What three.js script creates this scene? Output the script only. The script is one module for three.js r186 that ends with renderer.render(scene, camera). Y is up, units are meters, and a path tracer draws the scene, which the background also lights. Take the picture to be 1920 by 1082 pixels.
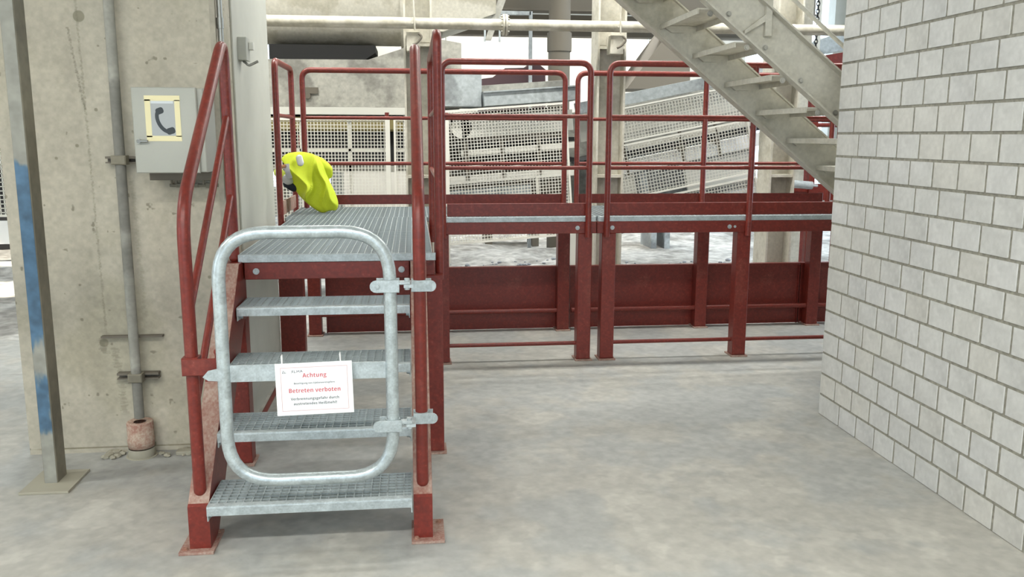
import * as THREE from 'three';
import { mergeGeometries } from 'three/addons/utils/BufferGeometryUtils.js';
import { RectAreaLightUniformsLib } from 'three/addons/lights/RectAreaLightUniformsLib.js';

// ---------------------------------------------------------------- camera, sky, light, exposure
const scene = new THREE.Scene();
const camera = new THREE.PerspectiveCamera(36.95, 1920 / 1082, 0.05, 100);
camera.position.set(0, 1.6044, 0);
camera.rotation.set(-0.1753, -0.1144, 0.0033, 'YXZ');
scene.add(camera);
scene.background = new THREE.Color(0.70, 0.85, 1.0);          // bright overcast sky, seen only through the openings
scene.backgroundIntensity = 3.1;
const sun = new THREE.DirectionalLight(0xfff4e0, 9);          // reaches the floor only through the gate in the left wall
sun.position.set(-9, 7.4, -7.2);
sun.target.position.set(0, 0, -9.0);
sun.castShadow = true;
sun.shadow.camera.left = -14; sun.shadow.camera.right = 14; sun.shadow.camera.top = 14; sun.shadow.camera.bottom = -14; sun.shadow.camera.far = 60;
scene.add(sun, sun.target);
RectAreaLightUniformsLib.init();
const renderer = new THREE.WebGLRenderer({ antialias: true });
renderer.shadowMap.enabled = true;
renderer.toneMapping = THREE.LinearToneMapping;
renderer.toneMappingExposure = 1.21;
const LAMP = 44, LAMP_COLOR = new THREE.Color(1.0, 0.985, 0.93);

// ---------------------------------------------------------------- random numbers and noise
let seed = 1234567;
const rnd = () => { seed = (seed + 0x6D2B79F5) | 0; let t = Math.imul(seed ^ (seed >>> 15), 1 | seed); t = (t + Math.imul(t ^ (t >>> 7), 61 | t)) ^ t; return ((t ^ (t >>> 14)) >>> 0) / 4294967296; };
const rr = (a, b) => a + (b - a) * rnd();
const hash = (x, y, s) => { let h = Math.imul(x, 374761393) ^ Math.imul(y, 668265263) ^ Math.imul(s, 1274126177); h = Math.imul(h ^ (h >>> 13), 1274126177); return ((h ^ (h >>> 16)) >>> 0) / 4294967296; };
function vnoise(x, y, p, s) {                                  // value noise, period p
  const xi = Math.floor(x), yi = Math.floor(y), fx = x - xi, fy = y - yi;
  const u = fx * fx * (3 - 2 * fx), v = fy * fy * (3 - 2 * fy), m = (n) => ((n % p) + p) % p;
  const a = hash(m(xi), m(yi), s), b = hash(m(xi + 1), m(yi), s), c = hash(m(xi), m(yi + 1), s), d = hash(m(xi + 1), m(yi + 1), s);
  return (a + (b - a) * u) * (1 - v) + (c + (d - c) * u) * v;
}
function fbm(u, v, p, oct, s) { let a = 0, w = 0.5, t = 0; for (let i = 0; i < oct; i++) { a += w * vnoise(u * p, v * p, p, s + i); t += w; w *= 0.55; p *= 2; } return a / t; }
const clamp = (x, a = 0, b = 1) => Math.min(b, Math.max(a, x));
const smooth = (a, b, x) => { const t = clamp((x - a) / (b - a)); return t * t * (3 - 2 * t); };

// ---------------------------------------------------------------- textures (tiling; size is metres per repeat)
function tex(n, size, fn, srgb = true) {
  const d = new Uint8Array(n * n * 4);
  for (let j = 0; j < n; j++) for (let i = 0; i < n; i++) {
    const c = fn(i / n, j / n), k = (j * n + i) * 4;
    for (let q = 0; q < 3; q++) d[k + q] = clamp(Array.isArray(c) ? c[q] : c, 0, 255);
    d[k + 3] = 255;
  }
  const t = new THREE.DataTexture(d, n, n, THREE.RGBAFormat);
  t.wrapS = t.wrapT = THREE.RepeatWrapping; t.magFilter = THREE.LinearFilter; t.minFilter = THREE.LinearMipmapLinearFilter; t.generateMipmaps = true;
  t.repeat.set(1 / size, 1 / size);
  if (srgb) t.colorSpace = THREE.SRGBColorSpace;
  t.needsUpdate = true;
  return t;
}
const mixc = (a, b, t) => [a[0] + (b[0] - a[0]) * t, a[1] + (b[1] - a[1]) * t, a[2] + (b[2] - a[2]) * t];
const scl = (a, k) => [a[0] * k, a[1] * k, a[2] * k];
const grain = (u, v, n, s) => hash(Math.floor(u * n), Math.floor(v * n), s);

const floorTex = tex(2048, 7, (u, v) => {
  const a = fbm(u, v, 5, 6, 11), b = fbm(u, v, 22, 5, 31), c = fbm(u, v, 160, 3, 51), d = fbm(u, v, 45, 4, 61);
  let k = 0.93 + 0.09 * (a - 0.5) + 0.10 * (b - 0.5) + 0.16 * (c - 0.5);
  k -= 0.055 * smooth(0.52, 0.66, fbm(u, v, 8, 6, 71)) * (0.4 + d);                     // scuffed, greyer patches
  k += 0.05 * smooth(0.60, 0.68, d) * smooth(0.5, 0.6, b);                               // pale crumbs of cement
  return scl(mixc([181, 182, 178], [184, 182, 174], smooth(0.4, 0.62, b)), k);
});
const bumpTex = tex(512, 0.5, (u, v) => 255 * fbm(u, v, 16, 5, 5), false);
const groundTex = tex(1024, 3, (u, v) => {
  const a = fbm(u, v, 6, 6, 15), c = fbm(u, v, 40, 4, 25);
  return scl(mixc([186, 185, 181], [140, 138, 133], smooth(0.45, 0.7, a)), 0.78 + 0.44 * c);
});
const groundBump = tex(512, 1.2, (u, v) => 255 * fbm(u, v, 6, 6, 17), false);
const brickTex = tex(512, 0.9, (u, v) => {
  const c = fbm(u, v, 40, 4, 3), b = fbm(u, v, 6, 4, 4);
  return scl([214, 214, 210], 0.93 + 0.10 * (c - 0.5) + 0.12 * (b - 0.5));
});
const mortarTex = tex(256, 0.3, (u, v) => scl([158, 155, 142], 0.85 + 0.35 * (fbm(u, v, 20, 4, 8) - 0.3)));
const redTex = tex(1024, 1.1, (u, v) => {                       // red oxide paint with grains and smears of cement dust
  const a = fbm(u, v, 7, 6, 41), c = fbm(u, v, 90, 3, 43);
  const dust = clamp(0.35 * smooth(0.58, 0.74, a) * (0.4 + c) + 0.5 * smooth(0.74, 0.86, c));
  return mixc(scl([126, 45, 35], 0.86 + 0.28 * (c - 0.3)), [160, 122, 108], dust * 0.45);
});
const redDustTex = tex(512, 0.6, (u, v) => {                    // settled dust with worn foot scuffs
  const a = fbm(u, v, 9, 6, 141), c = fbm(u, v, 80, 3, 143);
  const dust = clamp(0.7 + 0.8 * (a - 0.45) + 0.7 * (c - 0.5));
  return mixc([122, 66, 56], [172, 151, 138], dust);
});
const galvTex = tex(512, 0.35, (u, v) => {
  const a = fbm(u, v, 14, 4, 61), c = fbm(u, v, 60, 2, 63);
  return scl([186, 196, 198], 0.84 + 0.22 * (a - 0.5) + 0.14 * (c - 0.5) + 0.12);
});
const creamTex = tex(512, 1.2, (u, v) => {
  const a = fbm(u, v, 6, 6, 81), c = fbm(u, v, 60, 3, 83);
  return scl(mixc([209, 205, 191], [186, 181, 164], smooth(0.5, 0.72, a)), 0.94 + 0.12 * (c - 0.5));
});
const steelTex = tex(512, 1.4, (u, v) => {
  const a = fbm(u, v, 5, 6, 91), c = fbm(u, v, 50, 3, 93);
  return scl(mixc([190, 188, 178], [150, 148, 140], smooth(0.48, 0.7, a)), 0.92 + 0.2 * (c - 0.5));
});
const plasterTex = tex(512, 2, (u, v) => scl([200, 198, 188], 0.92 + 0.15 * (fbm(u, v, 5, 6, 101) - 0.5)));
const fabricTex = tex(256, 0.05, (u, v) => scl([198, 213, 42], 0.9 + 0.2 * grain(u, v, 64, 7)));
const postTex = tex(1024, 2.4, (u, v) => {                      // grey post, blue paint left in flakes
  const a = fbm(u, v, 7, 7, 121), c = fbm(u, v, 60, 3, 123);
  return scl([142, 137, 120], 0.86 + 0.3 * (a - 0.5) + 0.16 * (c - 0.5));
});

const blueTex = tex(1024, 3.0, (u, v) => {                      // blue paint flaking off the post
  const y = v * 3, a = fbm(u * 3, v, 9, 6, 131) - 0.5, c = fbm(u, v, 70, 3, 133);
  const base = scl([160, 160, 150], 0.9 + 0.2 * (c - 0.5)), blue = scl([84, 118, 146], 0.85 + 0.4 * (c - 0.4));
  const k = 0.85 * smooth(0.55, 0.95, y) * smooth(1.55, 1.25, y) + 0.42 * smooth(0.15, 0.3, y) * smooth(1.7, 1.4, y);
  return mixc(base, blue, smooth(0.42, 0.62, k + 1.3 * a));
});
const M = {};
const std = (o) => new THREE.MeshStandardMaterial(o);
M.floor = std({ map: floorTex, roughness: 0.62, bumpMap: bumpTex, bumpScale: 0.0008 });
M.ground = std({ map: groundTex, roughness: 0.95, bumpMap: groundBump, bumpScale: 0.02 });
M.mortar = std({ map: mortarTex, roughness: 0.95 });
M.bricks = [[1, 1, 1], [0.985, 0.985, 0.985], [1, 0.99, 0.97], [0.98, 0.965, 0.935], [1.0, 1.0, 1.01]].map((c) => std({ map: brickTex, color: new THREE.Color(...c), roughness: 0.85, bumpMap: bumpTex, bumpScale: 0.0006 }));
M.red = std({ map: redTex, roughness: 0.38 });
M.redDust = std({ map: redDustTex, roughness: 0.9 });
M.galv = std({ map: galvTex, roughness: 0.45, metalness: 0.35 });
M.galvPipe = std({ map: galvTex, color: new THREE.Color(1.1, 1.1, 1.1), roughness: 0.33, metalness: 0.5 });
M.cream = std({ map: creamTex, roughness: 0.6 });
M.pale = std({ color: 0xd9d8cf, roughness: 0.6 });
M.paleSide = std({ map: plasterTex, color: new THREE.Color(1.06, 1.08, 1.06), roughness: 0.6 });
M.pipe = std({ map: steelTex, color: new THREE.Color(0.74, 0.75, 0.74), roughness: 0.7 });
M.steel = std({ map: steelTex, roughness: 0.6, metalness: 0.1 });
M.blueGrey = std({ map: steelTex, color: new THREE.Color(1.0, 1.12, 1.3), roughness: 0.5 });
M.plaster = std({ map: plasterTex, roughness: 0.9 });
M.wire = std({ color: 0xeceae0, roughness: 0.55 });
M.dark = std({ color: 0x201f20, roughness: 0.8 });
M.rubber = std({ color: 0x161616, roughness: 0.7 });
M.brown = std({ color: 0x6d675c, roughness: 0.8 });
M.yellow = std({ color: 0x877c50, roughness: 0.7 });
M.partition = std({ color: 0xd9d4c9, roughness: 0.8 });
M.white = std({ color: 0xf2f3f2, roughness: 0.6 });
M.box = std({ map: plasterTex, color: new THREE.Color(0.84, 0.87, 0.86), roughness: 0.5 });
M.tape = std({ color: 0xe9e0b4, roughness: 0.8 });
M.chrome = std({ color: 0x9a9a94, roughness: 0.35, metalness: 0.7 });
M.rust = std({ map: redDustTex, color: new THREE.Color(1.0, 0.86, 0.76), roughness: 0.9 });
M.navy = std({ color: 0x1d232e, roughness: 0.9 });
M.reflective = std({ color: 0xb9bcc0, roughness: 0.4, metalness: 0.2 });
M.jacket = std({ map: fabricTex, roughness: 0.75 });
M.sleeve = std({ map: redDustTex, color: new THREE.Color(1.25, 1.35, 1.3), roughness: 0.9 });
M.jacketPale = std({ color: 0xd9e86a, roughness: 0.8 });
M.post = std({ map: postTex, roughness: 0.75 });
M.bluePaint = std({ map: blueTex, roughness: 0.65 });
M.debris = std({ map: plasterTex, color: new THREE.Color(0.72, 0.7, 0.62), roughness: 0.95 });
M.lamp = std({ color: 0xffffff, emissive: LAMP_COLOR, emissiveIntensity: 6 });
M.glass = new THREE.MeshPhysicalMaterial({ color: 0xffffff, transmission: 1, thickness: 0, roughness: 0.05 });

// ---------------------------------------------------------------- geometry helpers
function uvm(g) {                                              // uv in metres, from the side each face looks to
  if (g.index) g = g.toNonIndexed();
  const p = g.attributes.position, uv = new Float32Array(p.count * 2), a = new THREE.Vector3(), b = new THREE.Vector3(), c = new THREE.Vector3();
  for (let i = 0; i < p.count; i += 3) {
    a.fromBufferAttribute(p, i); b.fromBufferAttribute(p, i + 1).sub(a); c.fromBufferAttribute(p, i + 2).sub(a); b.cross(c);
    const x = Math.abs(b.x), y = Math.abs(b.y), z = Math.abs(b.z);
    for (let k = 0; k < 3; k++) {
      const X = p.getX(i + k), Y = p.getY(i + k), Z = p.getZ(i + k);
      const [s, t] = x >= y && x >= z ? [Z, Y] : y >= z ? [X, Z] : [X, Y];
      uv[(i + k) * 2] = s; uv[(i + k) * 2 + 1] = t;
    }
  }
  g.setAttribute('uv', new THREE.BufferAttribute(uv, 2));
  return g;
}
const B = (x0, x1, y0, y1, z0, z1) => new THREE.BoxGeometry(Math.abs(x1 - x0), Math.abs(y1 - y0), Math.abs(z1 - z0)).translate((x0 + x1) / 2, (y0 + y1) / 2, (z0 + z1) / 2);
function CB(x0, x1, y0, y1, z0, z1, c = 0.003) {                // box with chamfered edges
  [x0, x1] = [Math.min(x0, x1), Math.max(x0, x1)]; [y0, y1] = [Math.min(y0, y1), Math.max(y0, y1)]; [z0, z1] = [Math.min(z0, z1), Math.max(z0, z1)];
  c = Math.min(c, (x1 - x0) / 3, (y1 - y0) / 3, (z1 - z0) / 3);
  const s = new THREE.Shape(); s.moveTo(x0 + c, y0 + c); s.lineTo(x1 - c, y0 + c); s.lineTo(x1 - c, y1 - c); s.lineTo(x0 + c, y1 - c); s.closePath();
  return new THREE.ExtrudeGeometry(s, { depth: z1 - z0 - 2 * c, bevelEnabled: true, bevelSize: c, bevelThickness: c, bevelSegments: 1, steps: 1 }).translate(0, 0, z0 + c);
}
const V = (x, y, z) => new THREE.Vector3(x, y, z);
function cyl(a, b, r, seg = 14, r2 = r) {
  a = V(...a); b = V(...b); const d = b.clone().sub(a), L = d.length();
  const g = new THREE.CylinderGeometry(r2, r, L, seg);
  g.applyQuaternion(new THREE.Quaternion().setFromUnitVectors(V(0, 1, 0), d.normalize())); g.translate((a.x + b.x) / 2, (a.y + b.y) / 2, (a.z + b.z) / 2);
  return g;
}
function bent(points, r, rad, seg = 12, closed = false) {       // round tube through points with bends of radius rad
  const pts = points.map((p) => V(...p)), path = new THREE.CurvePath(), n = pts.length;
  const cut = (i) => { const p = pts[i], a = pts[(i + n - 1) % n].clone().sub(p), b = pts[(i + 1) % n].clone().sub(p), k = Math.min(rad, a.length() * 0.49, b.length() * 0.49); return [p.clone().add(a.setLength(k)), p, p.clone().add(b.setLength(k))]; };
  const cv = [];
  if (closed) {
    for (let i = 0; i < n; i++) { const c = cut(i), nx = cut((i + 1) % n); cv.push(new THREE.QuadraticBezierCurve3(...c), new THREE.LineCurve3(c[2], nx[0])); }
  } else {
    let from = pts[0];
    for (let i = 1; i < n - 1; i++) { const c = cut(i); cv.push(new THREE.LineCurve3(from, c[0]), new THREE.QuadraticBezierCurve3(...c)); from = c[2]; }
    cv.push(new THREE.LineCurve3(from, pts[n - 1]));
  }
  const samples = [];
  for (const c of cv) { const k = c.isLineCurve3 ? 1 : 9; for (let i = 0; i < k; i++) samples.push(c.getPoint(i / k)); }
  if (!closed) samples.push(pts[n - 1]);
  return tubeAlong(samples, r, seg, closed);
}
function tubeAlong(s, r, seg, closed) {                        // sharp polyline tube with parallel frames and end caps
  const n = s.length, pos = [], idx = [];
  let nrm = null, prevT = null;
  const tang = (i) => { const a = closed ? s[(i + n - 1) % n] : s[Math.max(0, i - 1)], b = closed ? s[(i + 1) % n] : s[Math.min(n - 1, i + 1)]; return b.clone().sub(a).normalize(); };
  for (let i = 0; i < n; i++) {
    const t = tang(i);
    if (!nrm) { nrm = Math.abs(t.y) < 0.9 ? V(0, 1, 0) : V(1, 0, 0); nrm.addScaledVector(t, -nrm.dot(t)).normalize(); }
    else { nrm.applyQuaternion(new THREE.Quaternion().setFromUnitVectors(prevT, t)); nrm.addScaledVector(t, -nrm.dot(t)).normalize(); }
    prevT = t; const bin = t.clone().cross(nrm);
    for (let k = 0; k < seg; k++) { const a = k / seg * Math.PI * 2; pos.push(s[i].clone().addScaledVector(nrm, Math.cos(a) * r).addScaledVector(bin, Math.sin(a) * r)); }
  }
  const rings = closed ? n : n - 1;
  for (let i = 0; i < rings; i++) for (let k = 0; k < seg; k++) {
    const a = i * seg + k, b = i * seg + (k + 1) % seg, c = ((i + 1) % n) * seg + k, d = ((i + 1) % n) * seg + (k + 1) % seg;
    idx.push(a, b, c, b, d, c);
  }
  const P = []; for (const v of pos) P.push(v.x, v.y, v.z);
  if (!closed) for (const [ring, flip] of [[0, 1], [n - 1, 0]]) {
    const c = P.length / 3; P.push(s[ring].x, s[ring].y, s[ring].z);
    for (let k = 0; k < seg; k++) { const a = ring * seg + k, b = ring * seg + (k + 1) % seg; flip ? idx.push(c, b, a) : idx.push(c, a, b); }
  }
  const g = new THREE.BufferGeometry(); g.setAttribute('position', new THREE.Float32BufferAttribute(P, 3)); g.setIndex(idx); g.computeVertexNormals();
  return g;
}
function prism(pts, a, b, axis) {                               // polygon extruded from a to b along 'x' (pts = [z, y]), 'z' (pts = [x, y]) or 'y' (pts = [x, z])
  const q = axis === 'x' ? pts.map(([z, y]) => [-z, y]) : axis === 'y' ? pts.map(([x, z]) => [x, -z]) : pts;
  const s = new THREE.Shape(q.map(([x, y]) => new THREE.Vector2(x, y)));
  const g = new THREE.ExtrudeGeometry(s, { depth: b - a, bevelEnabled: false }).translate(0, 0, a);
  if (axis === 'x') g.rotateY(Math.PI / 2);
  if (axis === 'y') g.rotateX(-Math.PI / 2).translate(0, 0, 0);
  return g;
}
const used = {};
const numbered = (n) => { const k = used[n] = (used[n] ?? -1) + 1; return k ? n + '_' + String(k).padStart(3, '0') : n; };
function part(name, geos, mat, parent) {
  if (name === 'bolt' && geos.length > 2) { for (let i = 0; i < geos.length; i += 2) part(name, geos.slice(i, i + 2), mat, parent); return; }
  let list = (Array.isArray(geos) ? geos : [geos]).map((g) => { g = g.index ? g.toNonIndexed() : g; for (const k of Object.keys(g.attributes)) if (!['position', 'normal'].includes(k)) g.deleteAttribute(k); g.clearGroups?.(); return g; });
  const g = uvm(list.length > 1 ? mergeGeometries(list) : list[0]);
  const m = new THREE.Mesh(g, mat); m.name = parent && parent !== scene ? name : numbered(name);
  m.castShadow = m.receiveShadow = true; (parent ?? scene).add(m);
  return m;
}
function thing(name, label, category, pos = [0, 0, 0], group) {
  const o = new THREE.Group(); o.name = numbered(name); o.position.set(...pos); scene.add(o);
  o.userData = { label, category }; if (group) o.userData.group = group;
  return o;
}
function tag(o, label, category, group) { o.userData = { ...o.userData, label, category }; if (group) o.userData.group = group; return o; }
const struct = (name, geos, mat, parent) => { const m = part(name, geos, mat, parent); m.userData.kind = 'structure'; return m; };
const each = (name, geos, mat, parent) => geos.map((g) => part(name, g, mat, parent));
const stuff = (m) => { m.userData.kind = 'stuff'; return m; };
const bolt = (x, y, z, axis, r = 0.011, h = 0.009) => {          // hexagon head with washer
  const d = { x: [1, 0, 0], y: [0, 1, 0], z: [0, 0, 1], X: [-1, 0, 0], Z: [0, 0, -1] }[axis], at = (k) => [x + d[0] * k, y + d[1] * k, z + d[2] * k];
  return [cyl(at(-0.002), at(0.003), r * 1.4, 12), cyl(at(0.003), at(h), r, 6)];
};

// ---------------------------------------------------------------- the hall
struct('floor', [B(-9, 9, -0.25, -0.012, -7.06, 7), B(-9, 9, -0.02, 0, -5.995, 7), B(-9, 9, -0.02, 0, -7.06, -6.0)], M.floor);
const groundY = (x, z) => -0.03 + 0.13 * smooth(0.45, 0.8, fbm((x + 9) / 18, (z + 18) / 18, 10, 4, 201)) * smooth(-7.4, -9, z) + 0.03 * (fbm((x + 9) / 18, (z + 18) / 18, 60, 3, 211) - 0.5);
{ // ground behind the red kerb wall: dusty, heaped
  const g = new THREE.PlaneGeometry(18, 10.4, 180, 104).rotateX(-Math.PI / 2).translate(0, 0, -12.2), p = g.attributes.position;
  for (let i = 0; i < p.count; i++) {
    const x = p.getX(i), z = p.getZ(i);
    p.setY(i, groundY(x, z));
  }
  g.computeVertexNormals();
  struct('ground', [g, B(-9, 9, -0.35, -0.12, -17.4, -7.06)], M.ground);
}
function wallWithHoles(name, axis, at, thick, a0, a1, h, holes, mat) {   // holes: [a0, a1, y0, y1]
  const s = new THREE.Shape([[a0, 0], [a1, 0], [a1, h], [a0, h]].map((p) => new THREE.Vector2(...p)));
  for (const [p, q, y0, y1] of holes) s.holes.push(new THREE.Path([[p, y0], [p, y1], [q, y1], [q, y0]].map((v) => new THREE.Vector2(...v))));
  const g = new THREE.ExtrudeGeometry(s, { depth: thick, bevelEnabled: false });
  if (axis === 'x') g.rotateY(-Math.PI / 2).translate(at, 0, 0); else g.translate(0, 0, at);
  return struct(name, g, mat);
}
const H = 6.2;
wallWithHoles('wall_left', 'x', -9, 0.3, -17.4, 7, H, [[-9.15, -8.1, 1.6, 4.4], [-14, -10.5, 0.02, 3.5], [-2, 3.5, 0.9, 3.3]], M.plaster);
wallWithHoles('wall_far_right', 'x', 9.3, 0.3, -17.4, 7, H, [[-16.5, -5.0, 0.3, 5.8]], M.plaster);
wallWithHoles('wall_back', 'z', -17.7, 0.3, -9.3, 9.3, H, [[-8.6, -1.6, 0.6, 5.6], [4.6, 8.6, 0.4, 5.6]], M.plaster);
wallWithHoles('wall_front', 'z', 7, 0.3, -9.3, 9.3, H, [[-6, 3, 0.8, 3.3]], M.plaster);
struct('ceiling', B(-9.3, 9.3, H, H + 0.3, -17.7, 7.3), M.plaster);

// ---------------------------------------------------------------- brick wall on the right
{
  const X0 = 2.352, Z0 = -4.65, CO = 0.125, PIT = 0.1875, ROWS = 26, ZN = 3.2, J = 0.0135;
  const wall = struct('wall_right', B(X0 + 0.0035, X0 + 0.24, 0, ROWS * CO, Z0 + 0.006, ZN), M.mortar);
  const shapes = {};
  const brickGeo = (len, variant) => {
    const k = len.toFixed(3) + '_' + variant;
    if (shapes[k]) return shapes[k];
    const c = 0.0025, h = CO - J;
    const g = uvm(CB(0, 0.03, 0, h, 0, len - J, c).toNonIndexed());
    const uv = g.attributes.uv; for (let i = 0; i < uv.count; i++) uv.setXY(i, uv.getX(i) + variant * 0.171, uv.getY(i) + variant * 0.263);
    return shapes[k] = g;
  };
  const rest = [], list = [];
  for (let r = 0; r < ROWS; r++) {
    let z = Z0, first = r % 2 ? 0.180 : 0.2425;
    while (z < ZN - 0.3) {
      const len = z === Z0 ? first : PIT, y = r * CO + 0.004;
      const seen = z < -2.55 && y < 1.62 + 0.152 * -z;
      list.push({ z, y, len, seen });
      z += len;
    }
  }
  for (const { z, y, len, seen } of list) {
    const variant = Math.floor(rnd() * 6), mi = [0, 0, 1, 2, 4, 0, 3, 1, 2, 4][Math.floor(rnd() * 10)], px = X0 + rr(-0.0012, 0.0012), ry = rr(-0.004, 0.004);
    if (seen) {
      const m = new THREE.Mesh(brickGeo(len, variant), M.bricks[mi]); m.name = 'brick'; m.position.set(px, y, z + J / 2); m.rotation.y = ry;
      m.castShadow = m.receiveShadow = true; wall.add(m);
    } else rest.push(brickGeo(len, variant).clone().translate(px, y, z + J / 2));
  }
  const m = new THREE.Mesh(mergeGeometries(rest), M.bricks[0]); m.name = 'brick_courses'; m.castShadow = m.receiveShadow = true; stuff(m); wall.add(m);
}

// ---------------------------------------------------------------- concrete column on the left
{
  const n = 1024, cv = document.createElement('canvas'); cv.width = n; cv.height = n;
  const cx = cv.getContext('2d'), im = cx.createImageData(n, n);          // 2.4 m by 2.4 m
  for (let j = 0; j < n; j++) for (let i = 0; i < n; i++) {
    const u = i / n, v = j / n, a = fbm(u, v, 5, 6, 301), b = fbm(u, v, 14, 5, 303), c = fbm(u, v, 110, 3, 305), k = (j * n + i) * 4;
    let col = scl(mixc([196, 190, 174], [186, 180, 161], smooth(0.42, 0.66, a)), 0.97 + 0.10 * (b - 0.5) + 0.14 * (c - 0.5));
    const pit = smooth(0.80, 0.86, fbm(u, v, 55, 3, 307)); col = mixc(col, [128, 124, 108], pit * 0.7);
    im.data[k] = col[0]; im.data[k + 1] = col[1]; im.data[k + 2] = col[2]; im.data[k + 3] = 255;
  }
  cx.putImageData(im, 0, 0);
  const S = n / 2.4, px = (x) => (x + 1.95) * S, py = (y) => n - y * S;      // world to canvas
  const streak = (x0, y0, x1, y1, w, col, al, wob = 3) => {                  // a rough-edged streak of dirt
    const L = Math.hypot(px(x1) - px(x0), py(y1) - py(y0)), N = Math.ceil(L / 2);
    cx.fillStyle = col;
    for (let i = 0; i < N; i++) { const t = i / N; cx.globalAlpha = al * rr(0.1, 0.6); const ww = w * S * rr(0.4, 1.1); cx.fillRect(px(x0 + (x1 - x0) * t) + rr(-wob, wob) * 0.5 - ww / 2, py(y0 + (y1 - y0) * t), ww, 3); }
    cx.globalAlpha = 1;
  };
  streak(-1.555, 2.3, -1.535, 0.62, 0.012, '#7c7866', 0.55);
  streak(-1.50, 0.55, -1.47, 0.20, 0.035, '#7d7a68', 0.5, 8);
  streak(-1.565, 0.60, -1.545, 0.52, 0.04, '#6e6b5c', 0.5, 6);
  streak(-1.60, 2.1, -1.55, 1.72, 0.012, '#6e6a5c', 0.7);
  streak(-1.90, 0.03, -0.98, 0.03, 0.10, '#827d68', 0.25, 10);
  streak(-1.36, 1.4, -1.34, 0.7, 0.02, '#8b8874', 0.35, 6);
  cx.globalAlpha = 0.55; cx.fillStyle = '#76725f';
  for (const [x, y, r] of [[-1.55, 0.575, 0.022], [-1.545, 2.15, 0.026], [-1.60, 1.55, 0.008], [-1.70, 1.49, 0.007], [-1.14, 0.62, 0.01], [-1.02, 0.9, 0.008], [-1.5, 1.72, 0.008]]) { cx.beginPath(); cx.arc(px(x), py(y), r * S, 0, 7); cx.fill(); }
  cx.globalAlpha = 1;
  const t = new THREE.CanvasTexture(cv); t.colorSpace = THREE.SRGBColorSpace; t.wrapS = t.wrapT = THREE.RepeatWrapping; t.repeat.set(1 / 2.4, 1 / 2.4); t.offset.set(1.95 / 2.4, 0);
  M.concrete = std({ map: t, color: new THREE.Color(0.88, 0.875, 0.86), roughness: 0.9, bumpMap: bumpTex, bumpScale: 0.0015 });
  const col = struct('concrete_column', prism([[-1.95, -4.42], [-0.95, -4.42], [-0.93, -4.44], [-0.93, -5.95], [-1.95, -5.95]], 0, H, 'y'), M.concrete);
  part('form_joint', [B(-0.929, -0.927, 0, 3.2, -5.05, -5.043)], M.debris, col);
  part('pale_strip', CB(-0.93, -0.920, 0, 3.4, -4.93, -4.80, 0.002), M.paleSide, col);
  part('pale_sheet', CB(-0.93, -0.922, 0, 3.4, -5.955, -4.936, 0.002), M.paleSide, col);  // thin sheets, paler and smoother than the rest of the column
  const deb = thing('rubble_heap', 'crumbs of broken mortar along the foot of the concrete column', 'rubble');
  for (let i = 0; i < 26; i++) { const s = rr(0.008, 0.024), g = new THREE.DodecahedronGeometry(s, 0).scale(1.3, 0.6, 1); g.rotateY(rr(0, 6)); g.translate(i % 3 ? rr(-1.30, -1.08) : rr(-1.56, -1.47), s * 0.4, rr(-4.4, -4.32)); const m = part('crumb', g, M.debris, deb); m.castShadow = true; }
  part('chip', CB(-1.215, -1.14, 0, 0.02, -4.38, -4.33), M.debris, deb);
}

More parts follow.
